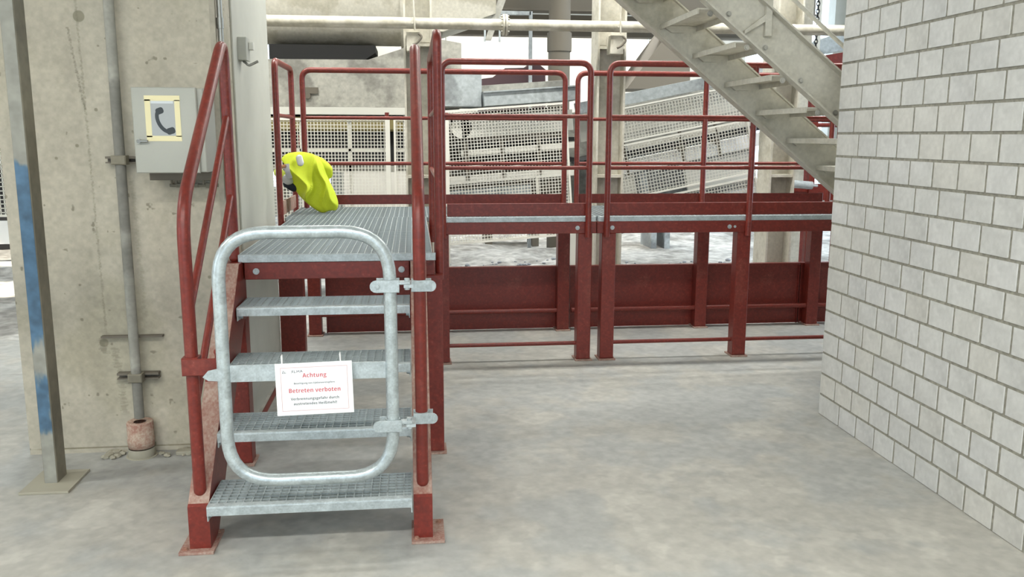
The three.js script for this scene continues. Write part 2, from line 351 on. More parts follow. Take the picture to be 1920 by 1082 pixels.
// ---------------------------------------------------------------- red stair with grating treads
const RED = M.red;
function stringer(s, x0, x1) {
  const prof = [[-3.262, 0.012], [-3.262, 0.185], [-3.285, 0.205], [-4.085, 1.012], [-4.225, 1.012], [-4.225, 0.815], [-3.40, 0.012]];
  part('stringer', prism(prof, x0, x1, 'x'), RED, s);
  // dusty top of the sloping channel: its upper flange
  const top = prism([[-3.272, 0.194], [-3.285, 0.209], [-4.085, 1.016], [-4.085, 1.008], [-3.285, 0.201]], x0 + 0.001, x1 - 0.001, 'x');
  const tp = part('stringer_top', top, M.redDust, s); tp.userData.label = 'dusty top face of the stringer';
}
const stair = thing('step_stair', 'short red steel stair with four galvanised grating treads behind the tube gate', 'stairs');
{
  stringer(stair, -0.886, -0.806); stringer(stair, -0.017, 0.058);
  for (const [x0, x1] of [[-0.922, -0.79], [-0.027, 0.105]]) {
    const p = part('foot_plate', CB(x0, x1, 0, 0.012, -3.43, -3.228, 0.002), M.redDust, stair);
    part('bolt', [...bolt(x0 + 0.02, 0.012, -3.255, 'y', 0.009), ...bolt(x0 + 0.022, 0.012, -3.40, 'y', 0.009), ...bolt(x1 - 0.02, 0.012, -3.40, 'y', 0.009)], M.rust, p);
  }
  for (let k = 1; k <= 4; k++) {
    const zf = -3.2 - [0, 0.237, 0.475, 0.738][k - 1], y = 0.208 * k, zb = zf - 0.268, x0 = -0.8, x1 = -0.022;
    const t = part('tread', [prism([[zf - 0.032, y + 0.001], [zf - 0.006, y + 0.001], [zf - 0.001, y - 0.001], [zf, y - 0.006], [zf, y - 0.037], [zf - 0.004, y - 0.037], [zf - 0.004, y - 0.008], [zf - 0.032, y - 0.003]], x0, x1, 'x'), B(x0, x1, y - 0.032, y, zb, zb + 0.004), B(x0, x0 + 0.004, y - 0.06, y, zb, zf - 0.004), B(x1 - 0.004, x1, y - 0.06, y, zb, zf - 0.004)], M.galv, stair);
    const bars = [];
    for (let i = 1; i < 24; i++) { const x = x0 + (x1 - x0) * i / 24; bars.push(B(x - 0.0023, x + 0.0023, y - 0.008, y - 0.001, zb + 0.004, zf - 0.03)); }
    for (let i = 1; i < 8; i++) { const z = zb + (zf - 0.03 - zb) * i / 8; bars.push(B(x0 + 0.004, x1 - 0.004, y - 0.030, y - 0.0005, z - 0.0018, z + 0.0018)); }
    stuff(part('tread_grating', bars, M.galv, t));
    const bl = []; for (const [x, ax] of [[x0 + 0.004, 'x'], [x1 - 0.004, 'X']]) bl.push(...bolt(x, y - 0.05, zf - 0.05, ax, 0.009, 0.014), ...bolt(x, y - 0.05, zb + 0.05, ax, 0.009, 0.014));
    part('bolt', bl, M.galv, t);
  }
  for (const x of [-0.846, 0.0205]) {
    const r = part('handrail', [bent([[x, 0.235, -3.308], [x, 1.335, -3.302], [x, 2.045, -4.185], [x, 1.03, -4.185]], 0.0242, 0.13, 16), ...[0.235].map((y) => new THREE.SphereGeometry(0.0242, 14, 8).translate(x, y, -3.308)), new THREE.SphereGeometry(0.0242, 14, 8).translate(x, 1.03, -4.185)], RED, stair);
    part('mid_rail', cyl([x, 0.935, -3.31], [x, 1.705, -4.20], 0.015), RED, r);
    part('mid_rail', cyl([x, 0.565, -3.31], [x, 1.345, -4.20], 0.015), RED, r);
  }
  // latch bracket on the left handrail
  const lb = part('latch_bracket', [CB(-0.876, -0.735, 0.706, 0.772, -3.276, -3.268), CB(-0.876, -0.816, 0.704, 0.774, -3.335, -3.274), B(-0.775, -0.727, 0.702, 0.712, -3.276, -3.2), B(-0.735, -0.727, 0.702, 0.775, -3.276, -3.2)], RED, stair);
  part('pin', [cyl([-0.742, 0.765, -3.262], [-0.742, 0.80, -3.262], 0.008), new THREE.SphereGeometry(0.012, 10, 8).translate(-0.742, 0.80, -3.262)], RED, lb);
}

// ---------------------------------------------------------------- galvanised safety gate and its sign
{
  const g = thing('safety_gate', 'galvanised tube gate with rounded corners closing off the foot of the red stair', 'gate');
  const z = -3.14, x0 = -0.694, x1 = -0.088, y0 = 0.332, y1 = 1.262;
  part('frame', bent([[x0, y0, z], [x0, y1, z], [x1, y1, z], [x1, y0, z]], 0.0238, 0.175, 18, true), M.galvPipe, g);
  const bar = part('crossbar', CB(x0 + 0.015, x1 - 0.01, 0.715, 0.778, z - 0.004, z + 0.004, 0.001), M.galv, g);
  part('latch_tongue', prism([[x0 + 0.0, 0.775], [x0 - 0.05, 0.765], [x0 - 0.07, 0.742], [x0 - 0.05, 0.728], [x0 + 0.0, 0.725]].map(([x, y]) => [x, y]), z + 0.018, z + 0.024, 'z'), M.galv, bar);
  for (const y of [1.065, 0.535]) {
    const c = part('clamp', [CB(x1 - 0.05, x1 + 0.034, y - 0.024, y + 0.022, z + 0.0235, z + 0.028), CB(x1 - 0.05, x1 + 0.034, y - 0.024, y + 0.022, z - 0.028, z - 0.0235), cyl([x1, y - 0.024, z], [x1, y + 0.022, z], 0.0275, 18), cyl([x1 - 0.05, y - 0.001, z + 0.0240], [x1 - 0.05, y - 0.001, z + 0.0272], 0.0225, 14)], M.galv, g);
    part('bolt', bolt(x1 - 0.045, y, z + 0.028, 'z', 0.007), M.galv, c);
    const link = part('hinge_link', [CB(x1 + 0.03, x1 + 0.075, y + 0.004, y + 0.016, z - 0.008, z + 0.026), cyl([x1 + 0.062, y - 0.016, z + 0.01], [x1 + 0.062, y + 0.026, z + 0.01], 0.010, 8), prism([[z + 0.022, y + 0.004], [z + 0.022, y - 0.008], [z - 0.17, y - 0.040], [z - 0.17, y - 0.028]], x1 + 0.05, x1 + 0.085, 'x')], M.galv, g);
    const gy = y - 0.03; const pz = -3.306, pc = part('post_clamp', [CB(-0.012, 0.066, gy - 0.022, gy + 0.022, pz + 0.024, pz + 0.029), CB(-0.012, 0.066, gy - 0.022, gy + 0.022, pz - 0.029, pz - 0.024), cyl([0.0205, gy - 0.022, pz], [0.0205, gy + 0.022, pz], 0.0285, 18), cyl([0.062, gy, pz + 0.0245], [0.062, gy, pz + 0.0282], 0.022, 14)], M.galv, g);
    part('bolt', bolt(0.055, gy, pz + 0.029, 'z', 0.007), M.galv, pc);
  }
  // sign
  const cv = document.createElement('canvas'); cv.width = 1024; cv.height = 716; const c = cv.getContext('2d');
  c.fillStyle = '#eef1f2'; c.fillRect(0, 0, 1024, 716); c.strokeStyle = '#c9a3a3'; c.lineWidth = 7; c.strokeRect(52, 42, 924, 632);
  c.textAlign = 'center'; c.fillStyle = '#c4525a'; c.font = 'bold 84px sans-serif'; c.fillText('Achtung', 520, 190);
  c.font = 'bold 86px sans-serif'; c.fillText('Betreten verboten', 512, 410, 730);
  c.fillStyle = '#3c3f44'; c.font = 'bold 34px sans-serif'; c.fillText('Beseitigung von Zyklonverstopfern', 512, 286, 700);
  c.font = 'bold 52px sans-serif'; c.fillText('Verbrennungsgefahr durch', 512, 520, 740); c.fillText('austretendes Heißmehl!', 512, 592, 640);
  c.strokeStyle = '#4a4c55'; c.lineWidth = 6; c.lineCap = 'round';
  for (const l of [[[92, 82], [78, 118], [100, 116]], [[84, 100], [98, 98]], [[112, 96], [108, 118], [128, 116]], [[230, 82], [206, 92], [226, 104], [200, 116]], [[244, 84], [240, 116], [262, 114]], [[276, 116], [280, 86], [294, 104], [308, 84], [312, 114]], [[324, 114], [338, 82], [354, 112]], [[330, 102], [350, 100]]]) { c.beginPath(); l.forEach(([x, y], i) => i ? c.lineTo(x, y) : c.moveTo(x, y)); c.stroke(); }
  const t = new THREE.CanvasTexture(cv); t.colorSpace = THREE.SRGBColorSpace;
  const sg = thing('warning_sign', 'white laminated warning sign with red and black German text hanging on the gate crossbar', 'sign', [-0.368, 0.692, -3.108]);
  const W = 0.276, h = 0.194;
  const paper = new THREE.Mesh(new THREE.PlaneGeometry(W - 0.012, h - 0.012).translate(0, 0, 0.0013), std({ map: t, roughness: 0.35 })); paper.name = 'printed_sheet'; paper.receiveShadow = true;
  part('laminate', CB(-W / 2, W / 2, -h / 2, h / 2, -0.001, 0.001, 0.0003), M.white, sg).add(paper);
  for (const x of [-0.112, 0.098]) part('cable_tie', bent([[x, h / 2 - 0.012, 0.003], [x - 0.004, h / 2 + 0.024, -0.018], [x - 0.004, h / 2 + 0.0245, -0.044], [x, h / 2 - 0.012, -0.004]], 0.002, 0.006, 6), M.white, sg);
  sg.rotation.z = 0.022; sg.rotation.x = -0.05;
}

// ---------------------------------------------------------------- landing and walkway of red steel with grating decks
function grating(x0, x1, z0, z1, y, parent, step = 0.033, mat = M.galv) {   // one panel: edge frame, bearing bars along z, cross rods along x
  const f = part('deck_grating', [B(x0, x1, y - 0.032, y, z0, z0 + 0.004), B(x0, x1, y - 0.032, y, z1 - 0.004, z1), B(x0, x0 + 0.004, y - 0.032, y, z0, z1), B(x1 - 0.004, x1, y - 0.032, y, z0, z1)], mat, parent);
  const g = [], nx = Math.round((x1 - x0) / step), nz = Math.round((z1 - z0) / step);
  for (let i = 1; i < nx; i++) { const x = x0 + (x1 - x0) * i / nx; g.push(B(x - 0.0016, x + 0.0016, y - 0.030, y - 0.001, z0 + 0.004, z1 - 0.004)); }
  for (let i = 1; i < nz; i++) { const z = z0 + (z1 - z0) * i / nz; g.push(B(x0 + 0.004, x1 - 0.004, y - 0.012, y - 0.0015, z - 0.0016, z + 0.0016)); }
  stuff(part('grating_bars', g, mat, f));
  return f;
}
function leg(x, z, parent, w = 0.1, top = 0.925) {
  const l = part('leg', [CB(x - w / 2, x + w / 2, 0.01, top, z - 0.05, z + 0.05, 0.004)], RED, parent);
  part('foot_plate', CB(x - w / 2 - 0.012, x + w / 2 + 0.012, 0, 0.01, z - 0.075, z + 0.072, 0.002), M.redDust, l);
  return l;
}
function railLoop(parent, ax, a0, a1, at, posts, bottom, open1 = false) {    // guard rail in the plane x = at (ax 'z') or z = at (ax 'x')
  const P = (a, y) => ax === 'x' ? [a, y, at] : [at, y, a];
  const pts = [P(a0, bottom), P(a0, 2.092), P(a1, 2.092)]; if (!open1) pts.push(P(a1, bottom));
  const r = part('guard_rail', bent(pts, 0.0212, 0.075, 14), RED, parent);
  for (const y of [1.735, 1.385]) part('mid_rail', cyl(P(a0, y), P(a1, y), 0.0135, 12), RED, r);
  for (const p of posts) part('rail_post', cyl(P(p, bottom), P(p, 2.085), 0.0212, 14), RED, r);
  return r;
}
{
  const D = 1.045;
  const land = thing('landing_platform', 'red steel landing at the top of the stair with a galvanised grating deck', 'platform');
  part('edge_beam', [CB(-0.80, -0.022, 0.925, 1.008, -4.225, -4.165)], RED, land);
  part('edge_beam', CB(-0.83, -0.77, 0.925, 1.008, -5.95, -4.23), RED, land); part('edge_beam', CB(-0.77, 0.04, 0.925, 1.008, -4.29, -4.23), RED, land);
  part('edge_beam', CB(0.04, 0.10, 0.925, 1.008, -5.95, -4.23), RED, land);
  part('bolt', [...bolt(-0.745, 0.965, -4.165, 'z'), ...bolt(-0.06, 0.965, -4.165, 'z')], M.galv, land);
  part('nosing', CB(-0.825, 0.105, 1.008, D, -4.166, -4.158, 0.002), M.galv, land);
  leg(-0.846, -4.21, land, 0.08, 0.735); leg(0.10, -4.28, land, 0.08);
  part('tie_bar', cyl([-0.82, 0.12, -4.2], [-0.82, 0.12, -5.95], 0.013), RED, land);
  grating(-0.825, 0.09, -5.10, -4.168, D, land); grating(-0.825, 0.09, -6.03, -5.105, D, land);
  railLoop(land, 'z', -4.3, -5.86, 0.128, [], 0.89);

  const walk = thing('walkway_module', 'left bay of the red steel walkway behind the landing, with guard rails front and back', 'walkway', [0, 0, 0]);
  leg(-0.842, -6.03, walk, 0.165);
  for (const [x, z] of [[0.194, -6.03], [1.208, -6.03], [-0.80, -7.0], [1.228, -7.0]]) leg(x, z, walk);
  part('edge_beam', CB(0.14, 1.285, 0.925, 1.008, -6.03, -5.975), RED, walk); part('edge_beam', CB(-0.9, 1.285, 0.925, 1.008, -6.96, -6.91), RED, walk);
  part('edge_beam', CB(-0.9, -0.84, 0.925, 1.008, -6.91, -6.03), RED, walk);
  part('bolt', [...bolt(1.15, 0.965, -5.975, 'z')], M.galv, walk);
  part('deck_edge', CB(0.22, 1.28, 1.008, D, -5.985, -5.979, 0.002), M.galv, walk);
  grating(-0.87, 0.2, -6.92, -6.035, D, walk); grating(0.205, 1.28, -6.92, -5.986, D, walk);
  part('toe_board', CB(0.235, 1.22, D + 0.003, 1.138, -6.012, -6.004), RED, walk); part('toe_board', CB(-0.82, 1.21, D + 0.02, 1.140, -6.935, -6.927), RED, walk);
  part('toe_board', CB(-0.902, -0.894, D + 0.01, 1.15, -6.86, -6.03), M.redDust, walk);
  railLoop(walk, 'x', 0.205, 1.222, -5.955, [], 0.90); railLoop(walk, 'x', -0.825, 1.212, -6.905, [], 0.95); railLoop(walk, 'z', -6.05, -6.84, -0.90, [], 0.95);
  part('tie_bar', cyl([0.1, 0.12, -6.03], [1.16, 0.12, -6.03], 0.0145), RED, walk);
  part('tie_bar', cyl([-0.80, 0.17, -6.98], [1.2, 0.17, -6.98], 0.02), RED, walk);

  const wb = thing('walkway_module', 'right bay of the red steel walkway running on behind the brick wall', 'walkway', [0, 0, 0]);
  for (const [x, z] of [[1.38, -6.03], [2.376, -6.03], [3.40, -6.03], [2.41, -7.0], [3.403, -7.0]]) leg(x, z, wb);
  part('edge_beam', CB(1.29, 4.4, 0.925, 1.008, -6.03, -5.975), RED, wb); part('edge_beam', CB(1.29, 4.4, 0.925, 1.008, -6.96, -6.91), RED, wb);
  part('bolt', [...bolt(1.40, 0.965, -5.975, 'z'), ...bolt(2.26, 0.965, -5.975, 'z'), ...bolt(2.30, 0.965, -5.975, 'z', 0.007)], M.galv, wb);
  part('deck_edge', CB(1.30, 4.4, 1.008, D, -5.985, -5.979, 0.002), M.galv, wb);
  grating(1.29, 2.38, -6.92, -5.986, D, wb); grating(2.385, 4.38, -6.92, -5.986, D, wb);
  part('toe_board', CB(1.35, 4.38, D + 0.003, 1.138, -6.012, -6.004), RED, wb); part('toe_board', CB(1.30, 3.42, D + 0.02, 1.140, -6.935, -6.927), RED, wb);
  railLoop(wb, 'x', 1.355, 4.3, -5.955, [2.392], 0.90); railLoop(wb, 'x', 1.314, 4.3, -6.905, [2.365, 3.45], 0.95);
  part('tie_bar', cyl([1.40, 0.12, -6.03], [4.2, 0.12, -6.03], 0.0145), RED, wb);
  part('tie_bar', cyl([1.3, 0.17, -6.98], [4.2, 0.17, -6.98], 0.02), RED, wb);

  const kerb = thing('kerb_wall', 'low red steel kerb wall on the floor behind the walkway legs', 'barrier');
  for (const [x0, x1] of [[-0.72, 1.292], [1.302, 3.32], [3.33, 5.3]]) {
    const p = part('panel', [B(x0, x1, 0, 0.525, -7.085, -7.075), B(x0, x1, 0.515, 0.530, -7.11, -7.055)], RED, kerb);
    part('stiffener', [B(x0, x0 + 0.01, 0, 0.515, -7.11, -7.06), B(x1 - 0.01, x1, 0, 0.515, -7.11, -7.06)], RED, p);
  }
}

// ---------------------------------------------------------------- jacket over the left guard rail
{
  const j = thing('safety_jacket', 'bright yellow high-visibility jacket slung over the left guard rail of the landing', 'jacket', [-0.74, 1.26, -6.42]);
  const out = [[-0.905, 1.385], [-0.935, 1.43], [-0.90, 1.468], [-0.84, 1.482], [-0.775, 1.482], [-0.70, 1.462], [-0.645, 1.40], [-0.618, 1.32], [-0.585, 1.245], [-0.556, 1.18], [-0.540, 1.11], [-0.556, 1.066], [-0.60, 1.062], [-0.65, 1.047], [-0.70, 1.068], [-0.76, 1.115], [-0.815, 1.17], [-0.855, 1.235], [-0.875, 1.31]].map(([x, y]) => V(x + 0.74, y - 1.26, 0));
  const curve = new THREE.CatmullRomCurve3(out, true, 'catmullrom', 0.5), NA = 120, NR = 36, P = [], idx = [], cx = -0.0, cy = -0.0;
  const fold = (x, y) => {                                     // long soft folds running down to the right
    const a = x * 0.80 + y * 0.60, b = x * 0.60 - y * 0.80, w = fbm(x * 0.7 + 2, y * 0.7 + 2, 5, 2, 401) - 0.5;
    const s = Math.abs(Math.sin((a + 0.30 * w + 0.25 * b * b) * 21 + 0.9)), q = Math.abs(Math.sin((a * 0.7 + b * 0.45 + 0.22 * w) * 30));
    return 0.058 * (1 - s) ** 1.4 + 0.028 * (1 - q) ** 2 - 0.032 + 0.016 * (fbm(x + 2, y + 2, 8, 3, 411) - 0.5);
  };
  for (const side of [1, -1]) for (let i = 0; i <= NR; i++) for (let k = 0; k < NA; k++) {
    const p = curve.getPoint(k / NA), t = Math.sin(i / NR * Math.PI / 2), x = cx + (p.x - cx) * t, y = cy + (p.y - cy) * t;
    const h = Math.sqrt(Math.max(0, 1 - t ** 3));
    P.push(x, y, side * h * (0.085 + fold(x, y)) - y * 0.10);
  }
  const half = (NR + 1) * NA;
  for (const s of [0, 1]) for (let i = 0; i < NR; i++) for (let k = 0; k < NA; k++) {
    const a = s * half + i * NA + k, b = s * half + i * NA + (k + 1) % NA, c = a + NA, d = b + NA;
    s ? idx.push(a, b, c, b, d, c) : idx.push(a, c, b, b, c, d);
  }
  const g = new THREE.BufferGeometry(); g.setAttribute('position', new THREE.Float32BufferAttribute(P, 3)); g.setIndex(idx); g.computeVertexNormals();
  part('body', g, M.jacket, j);
  // strip of cloth following points on the jacket face
  const ribbon = (pts, w, th) => {
    const c = new THREE.CatmullRomCurve3(pts.map((p) => V(...p))), s = new THREE.Shape([[-w / 2, -th], [w / 2, -th], [w / 2, th], [-w / 2, th]].map((q) => new THREE.Vector2(...q)));
    return new THREE.ExtrudeGeometry(s, { steps: 14, bevelEnabled: false, extrudePath: c });
  };
  part('hood', (() => { const h = new THREE.SphereGeometry(1, 28, 18), p = h.attributes.position; for (let i = 0; i < p.count; i++) { const x = p.getX(i), y = p.getY(i), z = p.getZ(i), k = 1 + 0.3 * (fbm(x * 0.3 + 1, y * 0.3 + z * 0.2 + 1, 5, 3, 421) - 0.5); p.setXYZ(i, x * 0.055 * k * (1 - 0.35 * y), y * 0.105 * k, z * 0.045 * k); } h.rotateZ(0.62).translate(0.085, 0.115, -0.045); h.computeVertexNormals(); return h; })(), M.jacket, j);
  const fs = part('reflective_stripe', new THREE.CapsuleGeometry(0.024, 0.045, 6, 12).scale(1, 1, 0.35).rotateX(-0.5).rotateZ(0.3).translate(-0.055, 0.165, 0.070), M.reflective, j);
  part('reflective_stripe', ribbon([[-0.14, 0.14, 0.075], [-0.135, 0.09, 0.09], [-0.12, 0.04, 0.08]], 0.035, 0.004).translate(-0.005, 0, 0.012), M.reflective, j);
  part('sleeve_end', new THREE.CapsuleGeometry(0.034, 0.07, 6, 14).rotateZ(0.9).translate(-0.185, 0.055, 0.03), M.jacketPale, j);
  part('sleeve_stripe', new THREE.CapsuleGeometry(0.036, 0.025, 6, 14).rotateZ(0.9).translate(-0.155, 0.03, 0.034), M.reflective, j);
  part('cuff', new THREE.CapsuleGeometry(0.032, 0.05, 6, 14).rotateZ(1.0).translate(-0.135, -0.015, 0.02), M.navy, j);
}

// ---------------------------------------------------------------- on the concrete column: phone box, drain pipe, conduit, hook box
{
  const b = thing('phone_box', 'grey wall cabinet with a taped telephone picture on the concrete column', 'cabinet', [-1.115, 1.622, -4.16]);
  part('case', CB(-0.135, 0.17, -0.19, 0.19, -0.24, -0.018, 0.004), M.box, b);
  const door = part('door', CB(-0.142, 0.142, -0.193, 0.193, -0.016, 0, 0.004), M.box, b);
  part('handle', [cyl([-0.118, -0.048, 0], [-0.118, -0.048, 0.016], 0.010), CB(-0.125, -0.075, -0.053, -0.043, 0.014, 0.022)], M.chrome, door);
  const cv = document.createElement('canvas'); cv.width = 512; cv.height = 704; const c = cv.getContext('2d');
  c.fillStyle = '#a9adad'; c.fillRect(0, 0, 512, 704); c.fillStyle = '#cdd3d5'; c.fillRect(40, 20, 420, 60);
  c.fillStyle = '#9aa2a6'; c.font = 'bold 36px sans-serif'; c.textAlign = 'center';
  c.strokeStyle = '#2e3538'; c.lineWidth = 70; c.lineCap = 'butt'; c.beginPath(); c.moveTo(175, 215); c.bezierCurveTo(90, 330, 190, 560, 330, 600); c.stroke();
  c.fillStyle = '#2e3538'; c.save(); c.translate(200, 220); c.rotate(-0.35); c.beginPath(); c.roundRect(-75, -62, 150, 118, 46); c.fill(); c.restore();
  c.save(); c.translate(390, 590); c.rotate(-0.3); c.beginPath(); c.roundRect(-82, -64, 164, 122, 46); c.fill(); c.restore();
  const t = new THREE.CanvasTexture(cv); t.colorSpace = THREE.SRGBColorSpace;
  const pic = new THREE.Mesh(new THREE.BoxGeometry(0.120, 0.170, 0.001).translate(-0.008, 0.055, 0.0008), std({ map: t, roughness: 0.5 })); pic.name = 'phone_picture'; pic.receiveShadow = true; b.add(pic);
  pic.userData.label = 'picture of a dark telephone handset';
  for (const [x0, x1, y0, y1] of [[-0.086, 0.070, 0.132, 0.156], [-0.084, 0.070, -0.048, -0.024], [-0.085, -0.060, -0.03, 0.138], [0.045, 0.069, -0.028, 0.136]]) part('tape_strip', B(x0, x1, y0, y1, 0.0012, 0.0018), M.tape, b);
  part('lower_case', CB(-0.12, 0.165, -0.232, -0.19, -0.24, -0.12, 0.003), M.brown, b);
  part('conduit_rail', [cyl([-0.06, -0.262, -0.235], [0.17, -0.262, -0.235], 0.008, 8), ...[-0.05, -0.028, 0.05, 0.1, 0.135].map((x) => cyl([x, -0.262, -0.235], [x, -0.228, -0.23], 0.006, 8)), CB(-0.03, 0.0, -0.272, -0.252, -0.25, -0.225), CB(0.055, 0.075, -0.272, -0.252, -0.25, -0.225), CB(0.11, 0.13, -0.275, -0.25, -0.25, -0.225)], M.post, b);

  const p = thing('drain_pipe', 'thin grey vertical pipe on the concrete column ending in a reddish sleeve', 'pipe', [-1.385, 0, -4.352]);
  part('pipe', cyl([0, 0.2, 0], [0, 3.4, 0], 0.024, 16), M.pipe, p);
  part('sleeve', new THREE.LatheGeometry([[0.026, 0.07], [0.062, 0.07], [0.066, 0.115], [0.062, 0.125], [0.063, 0.2], [0.056, 0.205], [0.03, 0.2]].map((q) => new THREE.Vector2(...q)), 20), M.sleeve, p).position.y = -0.02;
  part('sleeve_foot', [new THREE.LatheGeometry([[0.05, 0.0], [0.066, 0.004], [0.062, 0.045]].map((q) => new THREE.Vector2(...q)), 20), cyl([0, 0, 0], [0, 0.004, 0], 0.075, 16)], M.debris, p);
  for (const [y, w] of [[1.483, 0.075], [0.41, 0.10]]) {
    const cl = part('pipe_clamp', [CB(-0.034, 0.034, y - 0.022, y + 0.022, -0.03, 0.032, 0.005)], M.post, p);
    part('channel', [B(-w, w, y + 0.006, y + 0.016, -0.06, -0.02), B(-w, w, y - 0.016, y - 0.010, -0.06, -0.02), B(-w, w, y - 0.016, y + 0.016, -0.06, -0.055)], M.brown, cl);
  }
  part('bracket', B(-0.165, 0.13, 0.606, 0.616, -0.06, -0.028), M.brown, p);

  const cd = thing('conduit', 'thin metal conduit running up the corner of the concrete column', 'conduit', [-0.912, 0, -4.47]);
  part('tube', cyl([0, 1.3, 0], [0, 3.4, 0], 0.0135, 10), M.chrome, cd); part('coupling', cyl([0, 2.11, 0], [0, 2.16, 0], 0.017, 10), M.chrome, cd);
  const hk = thing('hook_box', 'small grey junction box with a bent hook high on the concrete column', 'junction box', [-0.905, 2.06, -4.98]);
  part('box', CB(-0.018, 0.03, -0.06, 0.06, -0.05, 0.06, 0.003), M.box, hk);
  part('hook', bent([[0.0, -0.06, 0.0], [0.03, -0.085, 0.0], [0.075, -0.06, -0.02]], 0.007, 0.01, 8), M.chrome, hk);
  part('stub', CB(0.03, 0.055, 0.0, 0.04, -0.05, -0.01), M.pale, hk);
}

// ---------------------------------------------------------------- steel post with blue paint, far left
{
  const p = thing('steel_post', 'grey square steel post with flaking blue paint on a floor plate at the left edge', 'post', [-1.687, 0, -4.055]);
  part('shaft', CB(-0.030, 0.030, 0.012, 3.6, -0.055, 0.053, 0.004), M.post, p);
  part('painted_face', CB(-0.027, 0.027, 0.012, 3.6, 0.0535, 0.0545, 0.0003), M.bluePaint, p).userData.label = 'face with remains of blue paint';
  part('base_plate', CB(-0.10, 0.115, 0, 0.012, -0.11, 0.16, 0.002), M.debris, p);
}

// ---------------------------------------------------------------- cream stair, upper right
{
  const s = thing('cream_stair', 'cream painted steel staircase descending behind the brick wall at upper right', 'stairs');
  const sl = -0.80, f = (x, x0, y0) => y0 + sl * (x - x0);
  const str = (z0, z1, xb, yb, dh) => { const a = xb - 1.4, b = xb + 2.6; return prism([[a, f(a, xb, yb)], [b, f(b, xb, yb)], [b, f(b, xb, yb) + dh], [a, f(a, xb, yb) + dh]], z0, z1, 'z'); };
  const flange = (z0, z1, xb, yb) => str(z0, z1, xb, yb, 0.012);
  // far stringer (web, two flanges), near stringer
  const fs = part('stringer', [str(-5.74, -5.73, 1.63, 2.253, 0.30), flange(-5.80, -5.70, 1.63, 2.247), str(-5.80, -5.70, 1.63, 2.545, 0.012)], M.cream, s);
  const ns = part('stringer', [str(-4.965, -4.957, 2.10, 2.0, 0.285), str(-4.975, -4.90, 2.10, 1.995, 0.012), str(-4.975, -4.90, 2.10, 2.275, 0.012)], M.cream, s);
  for (let k = -1; k < 7; k++) {
    const x = 1.63 + 0.2265 * k, y = 2.322 - 0.183 * k;
    const t = part('tread', prism([[x, y - 0.03], [x, y + 0.002], [x + 0.25, y + 0.002], [x + 0.25, y - 0.04], [x + 0.244, y - 0.04], [x + 0.244, y - 0.006], [x + 0.008, y - 0.006], [x + 0.008, y - 0.03]], -5.728, -4.967, 'z'), M.cream, s);
    part('tread_bracket', prism([[x + 0.03, y - 0.008], [x + 0.2, y - 0.008], [x + 0.2, y - 0.02], [x + 0.16, y - 0.05], [x + 0.07, y - 0.05], [x + 0.03, y - 0.02]], -5.727, -5.70, 'z'), M.cream, t);
    const bl = [...bolt(x + 0.07, y - 0.03, -4.957, 'z', 0.012, 0.012), ...bolt(x + 0.18, y - 0.03, -4.957, 'z', 0.012, 0.012)]; part('bolt', bl, M.steel, t);
  }
  part('post_bracket', [CB(2.02, 2.06, 2.17, 2.55, -4.957, -4.925), prism([[1.90, 2.20], [2.02, 2.29], [2.02, 2.25], [1.90, 2.18]], -4.957, -4.93, 'z')], M.cream, s);
  const hr = part('handrail', [cyl([1.6, 3.15, -4.93], [2.9, 2.11, -4.93], 0.017), cyl([1.6, 2.84, -4.93], [2.55, 2.08, -4.93], 0.012)], M.cream, s);
  part('rail_post', CB(2.53, 2.575, 1.80, 3.1, -4.95, -4.905), M.cream, hr);
  part('rail_brace', cyl([2.36, 2.62, -4.93], [2.55, 2.42, -4.93], 0.02), M.cream, hr);
}

// ---------------------------------------------------------------- steel columns and the pipe they carry
function column(x0, x1, z0, label) {
  const c = thing('steel_column', label, 'column'), d = 0.29, tf = 0.017, xm = (x0 + x1) / 2;
  part('flange', B(x0, x0 + tf, 0, H, z0 - d, z0), M.cream, c); part('flange', B(x1 - tf, x1, 0, H, z0 - d, z0), M.cream, c);
  part('web', B(x0 + tf, x1 - tf, 0, H, z0 - d / 2 - 0.006, z0 - d / 2 + 0.006), M.cream, c);
  for (const y of [1.25, 2.36]) part('stiffener', B(x0 + tf, x1 - tf, y - 0.012, y + 0.012, z0 - d / 2, z0 - 0.005), M.cream, c);
  part('gusset', B(x0 + tf, x1 - tf, 2.38, 2.52, z0 - 0.02, z0 - 0.008), M.cream, c);
  return c;
}
column(-0.055, 0.185, -7.6, 'cream steel column behind the landing, left one in the row of three');
column(1.617, 1.868, -7.6, 'cream steel column behind the gap between the two front guard rails');
column(3.23, 3.47, -7.6, 'cream steel column seen beneath the cream staircase near the brick wall');
